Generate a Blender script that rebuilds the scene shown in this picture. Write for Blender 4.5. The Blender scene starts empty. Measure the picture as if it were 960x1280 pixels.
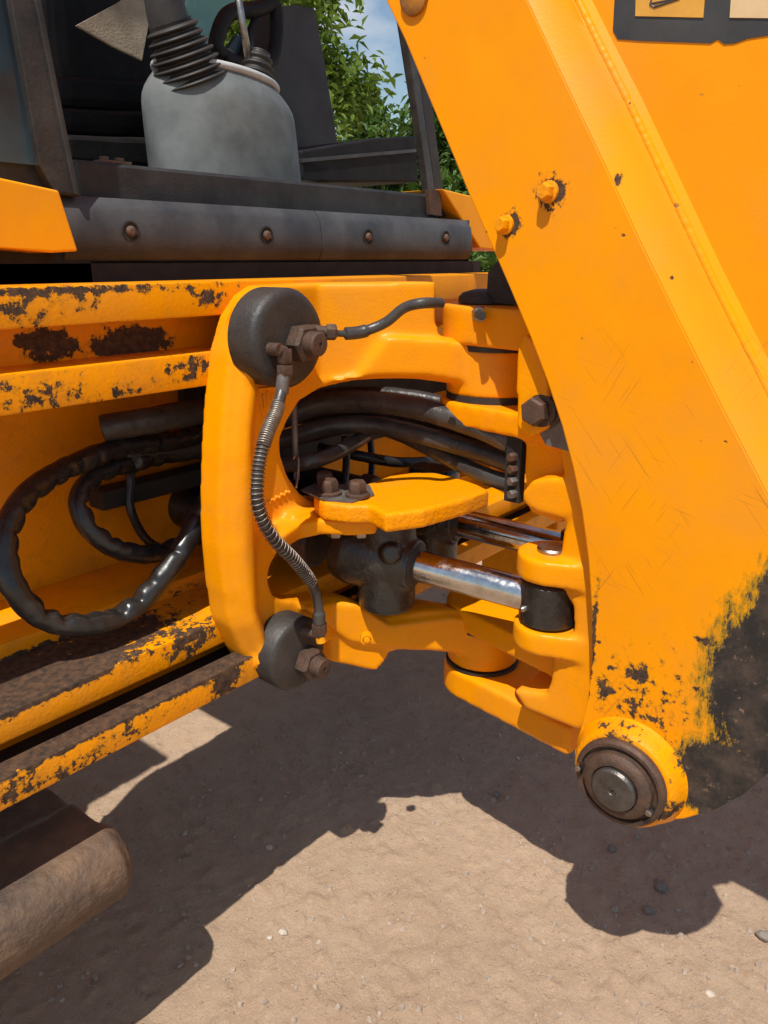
import bpy, bmesh, math, random
import numpy as np
from mathutils import Vector, Matrix, noise, geometry
random.seed(7); rng = np.random.default_rng(7)
S = bpy.context.scene
col = S.collection
# ------------------------------------------------------------------ camera
F = 961.; PIT = math.atan(318/961); YAW = math.radians(40); CH = 1.30
cam_d = bpy.data.cameras.new('camera'); cam = bpy.data.objects.new('camera', cam_d); col.objects.link(cam)
cam.location = (0, 0, CH); cam.rotation_euler = (math.pi/2-PIT, 0, YAW-math.pi/2)
cam_d.sensor_fit = 'HORIZONTAL'; cam_d.sensor_width = 36; cam_d.lens = 36*F/960; cam_d.clip_start = .02; cam_d.clip_end = 2000
S.camera = cam
# ------------------------------------------------------------------ world, sun, exposure
SUN = Vector((.48, .20, -1)).normalized()
el = math.asin(-SUN.z); az = math.atan2(-SUN.x, -SUN.y)
W = bpy.data.worlds.new('World'); S.world = W; W.use_nodes = True
nt = W.node_tree; nt.nodes.clear()
def wn(t): return nt.nodes.new(t)
sky = wn('ShaderNodeTexSky'); sky.sky_type = 'NISHITA'; sky.sun_disc = False
sky.sun_elevation = el; sky.sun_rotation = az; sky.air_density = 1.3; sky.dust_density = .4; sky.ozone_density = 2.0
bg = wn('ShaderNodeBackground'); bg.inputs[1].default_value = .095
tc = wn('ShaderNodeTexCoord'); mp = wn('ShaderNodeMapping'); mp.inputs['Scale'].default_value = (1, 1, 2.2)
ns = wn('ShaderNodeTexNoise'); ns.inputs['Scale'].default_value = 3.4; ns.inputs['Detail'].default_value = 8
mr = wn('ShaderNodeMapRange'); mr.inputs[1].default_value = .53; mr.inputs[2].default_value = .66
mx = wn('ShaderNodeMix'); mx.data_type = 'RGBA'; mx.inputs[7].default_value = (7.0, 7.2, 7.6, 1)
wo = wn('ShaderNodeOutputWorld')
L = nt.links.new
L(tc.outputs['Generated'], mp.inputs[0]); L(mp.outputs[0], ns.inputs['Vector']); L(ns.outputs[0], mr.inputs[0])
L(mr.outputs[0], mx.inputs[0]); L(sky.outputs[0], mx.inputs[6]); L(mx.outputs[2], bg.inputs[0]); L(bg.outputs[0], wo.inputs[0])
sd = bpy.data.lights.new('sun', 'SUN'); sd.energy = 4.6; sd.angle = math.radians(.53); sd.color = (1, .955, .88)
so = bpy.data.objects.new('sun', sd); col.objects.link(so); so.rotation_euler = SUN.to_track_quat('-Z', 'Y').to_euler(); so.location = (-3, -1, 8)
S.view_settings.view_transform = 'Standard'; S.view_settings.look = 'None'; S.view_settings.exposure = 0.16; S.view_settings.gamma = 1
S.render.engine = 'CYCLES'
# ------------------------------------------------------------------ measuring helpers: points on real planes of the machine
def ray(px, py):
    r = (px-480)/F; u = (640-py)/F
    fw = math.cos(PIT)+u*math.sin(PIT); uz = u*math.cos(PIT)-math.sin(PIT)
    return Vector((fw*math.cos(YAW)+r*math.sin(YAW), fw*math.sin(YAW)-r*math.cos(YAW), uz))
def at(px, py, x=None, y=None, z=None):
    d = ray(px, py)
    t = x/d.x if x is not None else y/d.y if y is not None else (z-CH)/d.z
    return Vector((0, 0, CH))+d*t
# ------------------------------------------------------------------ node material helper
class NM:
    def __init__(s, name, rough=.5, metal=0., spec=.5):
        s.m = bpy.data.materials.new(name); s.m.use_nodes = True; s.t = s.m.node_tree
        s.b = s.t.nodes['Principled BSDF']; s.b.inputs['Roughness'].default_value = rough
        s.b.inputs['Metallic'].default_value = metal; s.b.inputs['Specular IOR Level'].default_value = spec
        s.co = s.t.nodes.new('ShaderNodeTexCoord').outputs['Object']
    def l(s, a, b): s.t.links.new(a, b)
    def noise(s, scale, detail=4, rough=.55, vec=None, dist=0.):
        n = s.t.nodes.new('ShaderNodeTexNoise'); n.inputs['Scale'].default_value = scale
        n.inputs['Detail'].default_value = detail; n.inputs['Roughness'].default_value = rough; n.inputs['Distortion'].default_value = dist
        s.l(vec or s.co, n.inputs['Vector']); return n.outputs[0]
    def voro(s, scale, vec=None, feat='F1'):
        n = s.t.nodes.new('ShaderNodeTexVoronoi'); n.feature = feat; n.inputs['Scale'].default_value = scale; s.l(vec or s.co, n.inputs['Vector']); return n.outputs['Distance']
    def scaled(s, sc, rot=(0, 0, 0)):
        n = s.t.nodes.new('ShaderNodeMapping'); n.inputs['Scale'].default_value = sc; n.inputs['Rotation'].default_value = rot; s.l(s.co, n.inputs[0]); return n.outputs[0]
    def turned(s, rot, sc):
        n = s.t.nodes.new('ShaderNodeMapping'); n.inputs['Rotation'].default_value = rot; s.l(s.co, n.inputs[0])
        m = s.t.nodes.new('ShaderNodeMapping'); m.inputs['Scale'].default_value = sc; s.l(n.outputs[0], m.inputs[0]); return m.outputs[0]
    def rng(s, v, a, b, c=0., d=1.):
        n = s.t.nodes.new('ShaderNodeMapRange'); n.inputs[1].default_value = a; n.inputs[2].default_value = b
        n.inputs[3].default_value = c; n.inputs[4].default_value = d; s.l(v, n.inputs[0]); return n.outputs[0]
    def math(s, op, a, b):
        n = s.t.nodes.new('ShaderNodeMath'); n.operation = op
        for i, v in enumerate((a, b)):
            if isinstance(v, (int, float)): n.inputs[i].default_value = v
            else: s.l(v, n.inputs[i])
        return n.outputs[0]
    def mix(s, f, a, b):
        n = s.t.nodes.new('ShaderNodeMix'); n.data_type = 'RGBA'
        for i, v in ((0, f), (6, a), (7, b)):
            if isinstance(v, (int, float)): n.inputs[i].default_value = v
            elif isinstance(v, tuple): n.inputs[i].default_value = (*v, 1)
            else: s.l(v, n.inputs[i])
        return n.outputs[2]
    def spot(s, c, r):                       # 1 at the centre of an ellipsoid, 0 at its rim, negative outside
        a = s.t.nodes.new('ShaderNodeVectorMath'); a.operation = 'SUBTRACT'; s.l(s.co, a.inputs[0]); a.inputs[1].default_value = c
        b = s.t.nodes.new('ShaderNodeVectorMath'); b.operation = 'DIVIDE'; s.l(a.outputs[0], b.inputs[0]); b.inputs[1].default_value = r
        d = s.t.nodes.new('ShaderNodeVectorMath'); d.operation = 'LENGTH'; s.l(b.outputs[0], d.inputs[0])
        return s.math('SUBTRACT', 1., d.outputs['Value'])
    def bump(s, h, strength, dist, normal=None):
        n = s.t.nodes.new('ShaderNodeBump'); n.inputs['Strength'].default_value = strength; n.inputs['Distance'].default_value = dist
        s.l(h, n.inputs['Height'])
        if normal: s.l(normal, n.inputs['Normal'])
        return n.outputs[0]
    def color(s, c):
        if isinstance(c, tuple): s.b.inputs['Base Color'].default_value = (*c, 1)
        else: s.l(c, s.b.inputs['Base Color'])
    def inp(s, k, v):
        if isinstance(v, (int, float)): s.b.inputs[k].default_value = v
        else: s.l(v, s.b.inputs[k])
    def normal(s, n): s.l(n, s.b.inputs['Normal'])
YEL = (.85, .305, .0)
BARE = (.045, .030, .022)
def paint(name, spots=(), flecks=.0, worn=None, base=YEL, relief=.35, relief_scale=170, grime=.25, cs=38, rough=.36, wob=.10, scratch=False):
    n = NM(name, rough, spec=.2)
    fine = n.noise(cs, 6, .70); med = n.noise(9, 3, .6); micro = n.noise(relief_scale, 3, .5)
    c = n.mix(n.rng(med, .3, .75), base, (base[0]*.92, base[1]*.87, base[2]))
    c = n.mix(n.math('MULTIPLY', n.rng(n.noise(22, 5, .7), .5, .8), grime), c, (.36, .16, .02))
    c = n.mix(n.math('MULTIPLY', n.rng(n.noise(4.5, 6, .65), .48, .75), .16), c, (.56, .33, .13))
    mask = n.rng(fine, -1, 2, -2, -1)
    for cc, rr, k in spots:
        mask = n.math('MAXIMUM', mask, n.math('MULTIPLY', n.math('MAXIMUM', n.spot(cc, rr), -.6), k))
    raw = n.math('ADD', n.math('MULTIPLY', n.math('SUBTRACT', fine, .5), 2.6), n.math('MINIMUM', mask, 1.2))
    chip = n.rng(raw, .50, .54) if spots else None
    thin = n.rng(raw, .30, .50) if spots else None
    if flecks:
        v = n.voro(26, n.scaled((1, 1, 1.3))); pick = n.noise(11, 2)
        fl = n.math('MULTIPLY', n.rng(n.math('ADD', v, n.math('MULTIPLY', n.noise(95, 4, .7), .34)), .27, .25), n.rng(pick, .66-flecks, .68-flecks))
        chip = fl if chip is None else n.math('MAXIMUM', chip, fl)
    if scratch:
        sc_ = None
        for rot, th in ((.7, .69), (-.5, .70), (1.35, .71)):
            q = n.rng(n.noise(1, 1, .5, n.turned((rot, 0, 0), (3, 300, 7))), th, th+.02)
            sc_ = q if sc_ is None else n.math('MAXIMUM', sc_, q)
        sc_ = n.math('MULTIPLY', sc_, n.math('MULTIPLY', n.rng(n.noise(7, 3), .50, .58), n.rng(n.math('ADD', n.spot(tuple(at(850, 700, x=XB)), (.5, .35, .40)), n.math('MULTIPLY', n.noise(3, 2), .3)), .1, .5)))
        c = n.mix(n.math('MULTIPLY', sc_, .32), c, (.20, .09, .015))
    if worn:                                   # (centre, radii): rubbed down to dark steel
        w = None
        for cc, rr in worn:
            q = n.spot(cc, rr); w = q if w is None else n.math('MAXIMUM', w, q)
        w = n.math('ADD', n.math('MULTIPLY', w, 2.4), n.math('MULTIPLY', n.math('SUBTRACT', n.noise(38, 8, .80, n.scaled((1, 1.5, .6), (.6, 0, 0))), .5), 3.0))
        c = n.mix(n.rng(w, -.10, .30), c, (.34, .19, .012))
        wm = n.rng(w, .30, .46)
        bare = n.mix(n.rng(n.noise(26, 8, .7), .42, .66), (.026, .024, .023), (.075, .056, .045))
        bare = n.mix(n.rng(n.noise(75, 6, .7), .60, .68), bare, (.20, .135, .09))
    if thin is not None: c = n.mix(n.math('MULTIPLY', thin, .55), c, (.30, .15, .01))
    if chip is not None:
        c = n.mix(chip, c, n.mix(n.rng(n.noise(90, 5, .7), .35, .7), (.030, .022, .018), (.12, .065, .035)))
    if worn: c = n.mix(wm, c, bare)
    n.color(c)
    rgh = n.rng(med, .3, .7, rough-.06, rough+.10)
    if chip is not None: rgh = n.math('MAXIMUM', rgh, n.math('MULTIPLY', chip, .8))
    n.inp('Roughness', rgh)
    nr = n.bump(micro, relief, .004)
    nr = n.bump(n.noise(6, 2), wob, .012, nr)
    if chip is not None: nr = n.bump(n.math('MULTIPLY', chip, -1), .6, .0015, nr)
    n.normal(nr)
    return n.m
def simple(name, c, rough=.5, metal=0., c2=None, nscale=20, bump=.2, bscale=120, bd=.003, spec=.5):
    n = NM(name, rough, metal, spec)
    f = n.noise(nscale, 7, .65)
    n.color(n.mix(n.rng(f, .35, .68), c, c2 or tuple(v*.6 for v in c)))
    n.inp('Roughness', n.rng(n.noise(nscale*2.3, 5), .3, .7, max(.05, rough-.1), min(1, rough+.12)))
    n.normal(n.bump(n.noise(bscale, 5, .6), bump, bd))
    return n.m
# ------------------------------------------------------------------ mesh helpers
def B(): return bmesh.new()
def add_prism(bm, pts, vec, holes=()):
    """closed extrusion of a planar outline (with holes)"""
    rings = [list(map(Vector, pts))]+[list(map(Vector, h)) for h in holes]
    tris = geometry.tessellate_polygon(rings)
    flat = [p for r in rings for p in r]; vec = Vector(vec)
    a = [bm.verts.new(p) for p in flat]; b = [bm.verts.new(p+vec) for p in flat]
    for t in tris:
        try: bm.faces.new([a[i] for i in t]); bm.faces.new([b[i] for i in reversed(t)])
        except ValueError: pass
    k = 0
    for r in rings:
        n = len(r)
        for i in range(n):
            j = (i+1) % n
            bm.faces.new((a[k+i], b[k+i], b[k+j], a[k+j]))
        k += n
    bmesh.ops.recalc_face_normals(bm, faces=bm.faces[:])
def add_box(bm, lo, hi, bev=0.):
    c = [(lo[i]+hi[i])/2 for i in range(3)]; s = [abs(hi[i]-lo[i]) for i in range(3)]
    m = Matrix.Translation(c) @ Matrix.Diagonal((*s, 1))
    r = bmesh.ops.create_cube(bm, size=1, matrix=m)
    if bev:
        es = list({e for v in r['verts'] for e in v.link_edges})
        bmesh.ops.bevel(bm, geom=es, offset=bev, segments=2, profile=.6, affect='EDGES')
def frame_of(d):
    d = Vector(d).normalized(); u = d.orthogonal().normalized(); return u, d.cross(u)
def add_lathe(bm, p, d, prof, seg=32, rot=0.):
    """profile [(along, radius)] about axis d from p, closed"""
    p = Vector(p); d = Vector(d).normalized(); u, v = frame_of(d)
    rings = []
    for a, r in prof:
        if r < 1e-6: rings.append([bm.verts.new(p+d*a)])
        else: rings.append([bm.verts.new(p+d*a+(u*math.cos(rot+2*math.pi*i/seg)+v*math.sin(rot+2*math.pi*i/seg))*r) for i in range(seg)])
    for q, w in zip(rings, rings[1:]):
        for i in range(seg):
            j = (i+1) % seg
            f = [q[i % len(q)], q[j % len(q)], w[j % len(w)], w[i % len(w)]]
            g = []
            for x in f:
                if x not in g: g.append(x)
            if len(g) > 2: bm.faces.new(g)
    for r, rev in ((rings[0], True), (rings[-1], False)):
        if len(r) > 1: bm.faces.new(list(reversed(r)) if rev else r)
def add_cyl(bm, p, q, r, seg=28, bev=.0):
    d = Vector(q)-Vector(p); l = d.length
    add_lathe(bm, p, d, [(0, r-bev), (bev, r), (l-bev, r), (l, r-bev)] if bev else [(0, r), (l, r)], seg)
def spline(pts, n=10):
    P = [Vector(p) for p in pts]; P = [2*P[0]-P[1]]+P+[2*P[-1]-P[-2]]; out = []
    for i in range(1, len(P)-2):
        for k in range(n):
            t = k/n; a, b, c, d = P[i-1], P[i], P[i+1], P[i+2]
            out.append(.5*((2*b)+(c-a)*t+(2*a-5*b+4*c-d)*t*t+(3*b-a-3*c+d)*t**3))
    out.append(P[-2]); return out
def frames(path):
    T = [(path[min(i+1, len(path)-1)]-path[max(i-1, 0)]).normalized() for i in range(len(path))]
    u = T[0].orthogonal().normalized(); fr = []
    for t in T:
        u = (u-t*u.dot(t)).normalized(); fr.append((t, u, t.cross(u)))
    return fr
def add_tube(bm, path, r, seg=14, crinkle=0., squash=1., folds=0.):
    fr = frames(path); rings = []; run = 0.; nxt = .02; marks = []
    if folds:                                  # creases of the wrap on the inside of the bend
        for a, b in zip(path, path[1:]):
            run += (b-a).length
            if run > nxt: marks.append((run, random.uniform(.6, 1.2), random.uniform(-.7, .7), random.uniform(.006, .011))); nxt = run+random.uniform(.022, .046)
        run = 0.
    for k, (p, (t, u, v)) in enumerate(zip(path, fr)):
        rr = r(k/(len(path)-1)) if callable(r) else r
        if folds:
            if k: run += (p-path[k-1]).length
            i0, i1 = max(0, k-12), min(len(path)-1, k+12); cv = path[i0]+path[i1]-2*p; cv = cv-t*cv.dot(t); kk = min(1, cv.length/.006); cv = cv.normalized() if cv.length > 1e-6 else u
            near = [(m_[1]*math.exp(-((run-m_[0])/m_[3])**2), m_[2]) for m_ in marks if abs(run-m_[0]) < .03]
        ring = []
        for i in range(seg):
            a = 2*math.pi*i/seg; dv = u*math.cos(a)+v*math.sin(a)*squash
            q = p+dv*rr
            if crinkle:
                f = noise.noise(q*38)*.5+noise.noise(q*75)*.35
                f += -abs(noise.noise(q*30+Vector((3, 1, 7))))*1.2+.2
                q = p+dv*rr*(1+crinkle*f)
            if folds and near:
                dd = sum(w*max(0, dv.normalized().dot(cv)*math.cos(o)+dv.normalized().dot(t.cross(cv))*math.sin(o))**1.6 for w, o in near)
                q = q-dv*rr*folds*kk*dd
            ring.append(bm.verts.new(q))
        rings.append(ring)
    for q, w in zip(rings, rings[1:]):
        for i in range(seg):
            j = (i+1) % seg; bm.faces.new((q[i], q[j], w[j], w[i]))
    bm.faces.new(list(reversed(rings[0]))); bm.faces.new(rings[-1])
def add_hex(bm, p, d, r, h, rot=0.): add_lathe(bm, p, d, [(0, r*.97), (h*.12, r), (h*.82, r), (h, r*.84)], 6, rot)
ROOT = None
def obj(name, bm, mat, parent=None, smooth=None, mesh=None):
    if mesh is None:
        mesh = bpy.data.meshes.new(name); bmesh.ops.recalc_face_normals(bm, faces=bm.faces[:]); bm.to_mesh(mesh); bm.free()
    o = bpy.data.objects.new(name, mesh); col.objects.link(o)
    if not mesh.materials: mesh.materials.append(mat)
    if smooth:
        mesh.polygons.foreach_set('use_smooth', [True]*len(mesh.polygons))
        if smooth < 180:
            try: mesh.set_sharp_from_angle(angle=math.radians(smooth))
            except Exception: pass
    if parent is not None:
        o.parent = parent; o.matrix_parent_inverse = mw(parent).inverted()
    return o
def mw(o):
    m = o.matrix_basis.copy()
    return mw(o.parent) @ o.matrix_parent_inverse @ m if o.parent else m
def tag(o, label=None, cat=None, group=None, kind=None):
    for k, v in (('label', label), ('category', cat), ('group', group), ('kind', kind)):
        if v: o[k] = v
    return o
def evalmesh(me, mods):
    o = bpy.data.objects.new('tmp', me); col.objects.link(o)
    for typ, kw in mods:
        m = o.modifiers.new('m', typ)
        for k, v in kw.items(): setattr(m, k, v)
    dg = bpy.context.evaluated_depsgraph_get(); dg.update()
    r = bpy.data.meshes.new_from_object(o.evaluated_get(dg)); bpy.data.objects.remove(o); return r
def bm2me(bm):
    me = bpy.data.meshes.new('t'); bmesh.ops.recalc_face_normals(bm, faces=bm.faces[:]); bm.to_mesh(me); bm.free(); return me
def cast(name, bm, mat, parent, vox=.005, it=6, bend=None, extra=None):
    """foundry casting: pieces fused by voxels, then softened so that joins become fillets"""
    me = bm2me(bm)
    rm = ('REMESH', dict(mode='VOXEL', voxel_size=vox, use_smooth_shade=True))
    if bend:
        me = evalmesh(me, [rm])
        co = np.empty(len(me.vertices)*3, np.float32); me.vertices.foreach_get('co', co); co = co.reshape(-1, 3)
        co = bend(co); me.vertices.foreach_set('co', co.astype(np.float32).ravel())
        if extra:
            b2 = B(); b2.from_mesh(me); extra(b2); me = bm2me(b2)
    me = evalmesh(me, [rm, ('SMOOTH', dict(factor=.5, iterations=it))])
    me.name = name
    return obj(name, None, mat, parent, smooth=180, mesh=me)
def dup(o, parent, M):
    c = o.copy(); col.objects.link(c); c.parent = parent; c.matrix_parent_inverse = mw(parent).inverted(); c.matrix_basis = M; return c
# ------------------------------------------------------------------ plain materials
m_rust = simple('rusty_steel', (.115, .062, .038), .62, .25, (.055, .035, .027), 45, .5, 200)
m_rust2 = simple('rusty_plate', (.15, .085, .052), .7, .1, (.075, .055, .045), 25, .5, 150)
m_pad = simple('worn_rusty_foot', (.185, .112, .066), .7, .1, (.06, .042, .032), 11, .9, 60, .006)
m_rub = simple('black_rubber', (.016, .015, .014), .55, 0, (.032, .029, .026), 18, .25, 160)
m_plast = simple('black_sill_plastic', (.036, .039, .044), .5, 0, (.082, .083, .086), 9, .4, 380, .0012, .35)
m_grey = simple('grey_console_plastic', (.18, .195, .19), .5, 0, (.08, .09, .088), 7, .15, 300, .001)
m_seat = simple('grey_seat_shell', (.030, .032, .037), .55, 0, (.045, .045, .05), 8, .3, 300, .001, .35)
m_light = simple('pale_rim_plastic', (.5, .52, .52), .5, 0, (.38, .39, .39), 14)
m_vinyl = simple('black_vinyl', (.005, .005, .006), .6, 0, (.010, .009, .009), 12, .4, 60, .003, .15)
m_ledge = simple('worn_black_ledge', (.014, .015, .017), .5, 0, (.042, .042, .044), 9, .4, 200, .002, .3)
m_pin = simple('dark_pin_steel', (.13, .12, .11), .42, .7, (.07, .06, .052), 40, .3, 150)
m_panel = simple('dark_cab_plastic', (.010, .011, .013), .6, 0, (.017, .017, .019), 10, .25, 300, .001, .2)
m_frame = simple('cab_frame_paint', (.022, .022, .023), .5, .0, (.05, .046, .043), 14, .3, 150, .003, .3)
m_bung = simple('browned_paint', (.42, .16, .012), .5, 0, (.16, .07, .02), 30)
m_oil = simple('oily_black_iron', (.009, .009, .009), .32, .1, (.034, .029, .025), 14, .5, 70, .005, .7)
m_chrome = simple('chrome_rod', (.62, .61, .59), .16, 1., (.42, .38, .34), 30, .05, 200)
m_steel = simple('bright_steel', (.42, .40, .37), .35, 1., (.25, .21, .17), 35, .2, 150)
m_wire = simple('spring_wire', (.34, .31, .27), .45, .8, (.16, .12, .09), 50)
m_hose = simple('wrapped_hose', (.012, .012, .012), .31, 0, (.028, .026, .025), 18, .2, 45, .004)
m_hoseg = simple('dusty_rubber_hose', (.026, .025, .024), .36, 0, (.070, .065, .060), 14, .45, 45, .004)
m_cloth = simple('beige_canvas', (.42, .35, .25), .9, 0, (.25, .19, .13), 14, .5, 200)
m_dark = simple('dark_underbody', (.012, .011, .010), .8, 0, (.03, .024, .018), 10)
m_decalb = simple('black_decal', (.028, .027, .028), .4, 0, (.06, .055, .05), 8, .1)
m_decaly = simple('yellow_decal', (.68, .34, .045), .4, 0, (.55, .26, .03), 20, .05)
m_decalw = simple('cream_decal', (.70, .50, .28), .4, 0, (.6, .42, .22), 20, .05)
m_grey_rod = simple('grey_galvanised', (.2, .19, .18), .5, .5, (.11, .09, .08), 30)
n = NM('tinted_glass', .05, spec=.6); n.color((.15, .36, .36)); n.inp('Alpha', .75); m_teal = n.m
n = NM('dark_window_glass', .06, spec=.22); n.color(n.mix(n.rng(n.noise(3, 4), .4, .65), (.018, .026, .034), (.05, .085, .105))); m_glass = n.m  # bluish reflection put into the pane's colour as noise patches
# machine paints
def chips(lst): return [(tuple(c), r if isinstance(r, tuple) else (r, r, r), k) for c, r, k in lst]
p_cast = paint('casting_paint', flecks=0., relief=.13, relief_scale=230, grime=.18, rough=.36)
p_yoke = paint('yoke_paint', relief=.5, relief_scale=160, grime=.25, rough=.36)
YR = 1.02
XB = 1.05
rail_sp = [(at(20, 385, y=YR), (.10, .1, .05), .62), (at(170, 408, y=YR), (.13, .1, .012), .8), (at(265, 372, y=YR), (.05, .1, .03), .9),
           (at(60, 365, y=YR), (.4, .2, .012), .8), (at(240, 405, y=YR), (.09, .1, .012), .9), (at(240, 460, y=YR), (.08, .1, .04), .72),
           (at(50, 495, y=YR), (.10, .1, .03), .75), (at(5, 480, y=YR), (.03, .1, .03), .7), (at(150, 490, y=YR), (.12, .1, .02), .55), (at(100, 370, y=YR), (.08, .1, .03), .6)]
p_rail = paint('chipped_rail_paint', chips(rail_sp), cs=62, grime=.5, relief=.12)
low_sp = [(at(20, 870, z=.686), (.30, .30, .014), 1.6), (at(130, 800, z=.686), (.20, .12, .012), 1.3), (at(0, 895, y=YR), (.5, .1, .022), .75), (at(240, 800, y=YR), (.10, .1, .05), .9),
          (at(200, 740, z=.69), (.25, .1, .03), .35)]
p_low = paint('flaking_lower_rail_paint', chips(low_sp), cs=62, grime=.6, relief=.2)
bar_sp = [((.55, .96, .632), (.9, .2, .016), 1.5), (at(60, 975, y=.96), (.22, .2, .05), .62), (at(150, 920, y=.96), (.16, .2, .05), .50), (at(285, 850, y=.95), (.05, .2, .06), 1.3), (at(0, 1000, y=.96), (.1, .1, .05), .7)]
p_bar = paint('flaking_bar_paint', chips(bar_sp), cs=62, grime=.8, relief=.22)
pan_sp = [(at(60, 430, y=1.10), (.07, .1, .035), 1.3), (at(165, 428, y=1.10), (.11, .1, .036), 1.6), (at(110, 440, y=1.10), (.05, .1, .02), .6)]
p_pan = paint('blackened_recess_paint', chips(pan_sp), grime=.4, relief=.2)
p_panel = paint('back_panel_paint', flecks=-.04, grime=.6, relief=.2)
boom_sp = [(at(689, 240, x=XB), (.1, .034, .034), 1.3), (at(637, 280, x=XB), (.1, .028, .028), 1.3), (at(798, 845, x=XB), (.1, .032, .042), .98), (at(755, 862, x=XB), (.1, .028, .024), 1.0),
           (at(765, 835, x=XB), (.1, .014, .010), .9), (at(880, 800, x=XB), (.1, .03, .012), .7), (at(815, 900, x=XB), (.1, .013, .011), .95), (at(830, 865, x=XB), (.1, .02, .012), .6), (at(870, 862, x=XB), (.1, .016, .014), .75),
           (at(738, 910, x=XB), (.1, .018, .016), .8), (at(741, 800, x=XB), (.1, .009, .17), .95), (at(835, 925, x=XB), (.1, .035, .02), .45), (at(772, 225, x=XB), (.1, .008, .014), .85), (at(800, 885, x=XB), (.1, .16, .14), .44)]
p_boom = paint('boom_paint', chips(boom_sp), cs=60, flecks=.065, scratch=True, worn=[(tuple(at(985, 870, x=XB)), (.5, .125, .172)), (tuple(at(915, 985, x=XB)), (.5, .10, .085)), (tuple(at(1010, 800, x=XB)), (.5, .10, .13))], relief=.06, relief_scale=260, grime=.06, wob=.04)
p_boss = paint('boss_paint', chips([(at(770, 930, x=1.0), (.2, .07, .03), .62), (at(850, 960, x=1.0), (.2, .04, .07), .8), (at(735, 970, x=1.0), (.2, .03, .06), .75), (at(820, 1020, x=1.0), (.2, .06, .03), .9)]), cs=55, grime=.7, relief=.3)
p_fend = paint('sunlit_yellow_paint', base=(.88, .36, .005), grime=.05, relief=.05)  # lighter yellow: the fender's stronger sunlight is put into the base colour
# ------------------------------------------------------------------ ground
def axis(lo, hi, step, far):
    a = list(np.arange(lo, hi, step)); d = step; x = hi
    while x < far: a.append(x); d *= 1.28; x += d
    d = step; x = lo-step; pre = []
    while x > -far: pre.append(x); d *= 1.28; x -= d
    return np.array(pre[::-1]+a)
gx = axis(0., 2.9, .008, 400); gy = axis(-.25, 2.3, .008, 400)
GX, GY = np.meshgrid(gx, gy, indexing='ij')
def gh(x, y):
    v = Vector((x, y, 0))
    if abs(x) > 6 or abs(y) > 6: return noise.noise(v*.3)*.03-.005
    h = noise.noise(v*1.7)*.016+noise.noise(v*5)*.006
    h += (abs(noise.noise(v*9+Vector((5, 2, 0))))-.25)*.005
    h += noise.noise(v*24)*.0028+max(0, noise.noise(v*44+Vector((9, 0, 3)))-.15)*.012+(abs(noise.noise(v*15+Vector((1, 7, 2))))-.2)*.0035
    h += max(0, noise.noise(v*30+Vector((4, 4, 1)))-.3)*.02
    return h-.012
gz = np.array([gh(x, y) for x, y in zip(GX.ravel(), GY.ravel())])
nx, ny = len(gx), len(gy)
idx = np.arange(nx*ny).reshape(nx, ny)
qs = np.stack([idx[:-1, :-1], idx[1:, :-1], idx[1:, 1:], idx[:-1, 1:]], -1).reshape(-1, 4)
me = bpy.data.meshes.new('ground'); me.from_pydata(np.stack([GX.ravel(), GY.ravel(), gz], 1).tolist(), [], qs.tolist())
n = NM('packed_dirt', .92, spec=.2)
c = n.mix(n.rng(n.noise(2.2, 6, .6), .3, .7), (.55, .38, .252), (.45, .31, .205))
c = n.mix(n.rng(n.noise(14, 8, .7), .45, .75), c, (.57, .41, .28))
c = n.mix(n.rng(n.noise(60, 6, .75), .60, .74), c, (.25, .175, .12))
c = n.mix(n.math('MULTIPLY', n.rng(n.noise(150, 4, .8), .52, .66), .55), c, (.62, .47, .335))
c = n.mix(n.math('MULTIPLY', n.rng(n.voro(130), .12, .08), n.rng(n.noise(40, 2), .55, .6)), c, (.66, .58, .48))
n.color(c)
nb = n.bump(n.noise(45, 8, .76), 1.0, .013); nb = n.bump(n.noise(260, 4, .7), .45, .003, nb); nb = n.bump(n.math('MULTIPLY', n.rng(n.voro(85), .30, .05), n.rng(n.noise(30, 2), .52, .6)), .6, .005, nb); n.normal(nb)
m_dirt = n.m
g = obj('ground', None, m_dirt, smooth=180, mesh=me); tag(g, 'pale tan packed dirt ground with small ruts', None, kind='structure')
# ------------------------------------------------------------------ the machine
ROOT = bpy.data.objects.new('backhoe_loader', None); col.objects.link(ROOT); ROOT.location = (1.1, 1.0, 0)
tag(ROOT, 'yellow backhoe loader seen at its rear swing frame, black cab sill above', 'backhoe loader')
# --- rear frame
bm = B(); add_box(bm, (-.35, YR, 1.212), (2.8, YR+.11, 1.264), .004); rail = obj('frame_rail', bm, p_rail, ROOT, 40)
bm = B(); add_box(bm, (-.35, YR-.001, 1.103), (2.8, YR+.09, 1.156), .004); obj('frame_rail', bm, p_rail, ROOT, 40)
bm = B(); add_box(bm, (-.35, 1.10, 1.150), (2.8, 1.118, 1.216)); obj('recess_plate', bm, p_pan, ROOT)
bm = B(); add_box(bm, (.345, 1.34, .54), (2.8, 1.36, 1.15)); add_box(bm, (.345, 1.12, 1.128), (2.8, 1.345, 1.15)); pan = obj('frame_panel', bm, p_panel, ROOT)
bm = B(); add_lathe(bm, at(228, 728, y=1.338), (0, -1, 0), [(0, .016), (.002, .016)], 20); obj('panel_hole', bm, m_dark, pan, 40)
bm = B(); add_box(bm, (-.35, YR, .640), (2.8, 1.24, .686), .004); low = obj('frame_beam', bm, p_low, ROOT, 40)
bm = B(); add_box(bm, (.345, 1.17, .684), (2.8, 1.342, .715), .004); obj('frame_ledge', bm, p_low, ROOT, 40)
bm = B(); add_box(bm, (-.35, 1.075, .52), (2.8, 1.10, .65)); obj('frame_web', bm, p_pan, ROOT)
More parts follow.
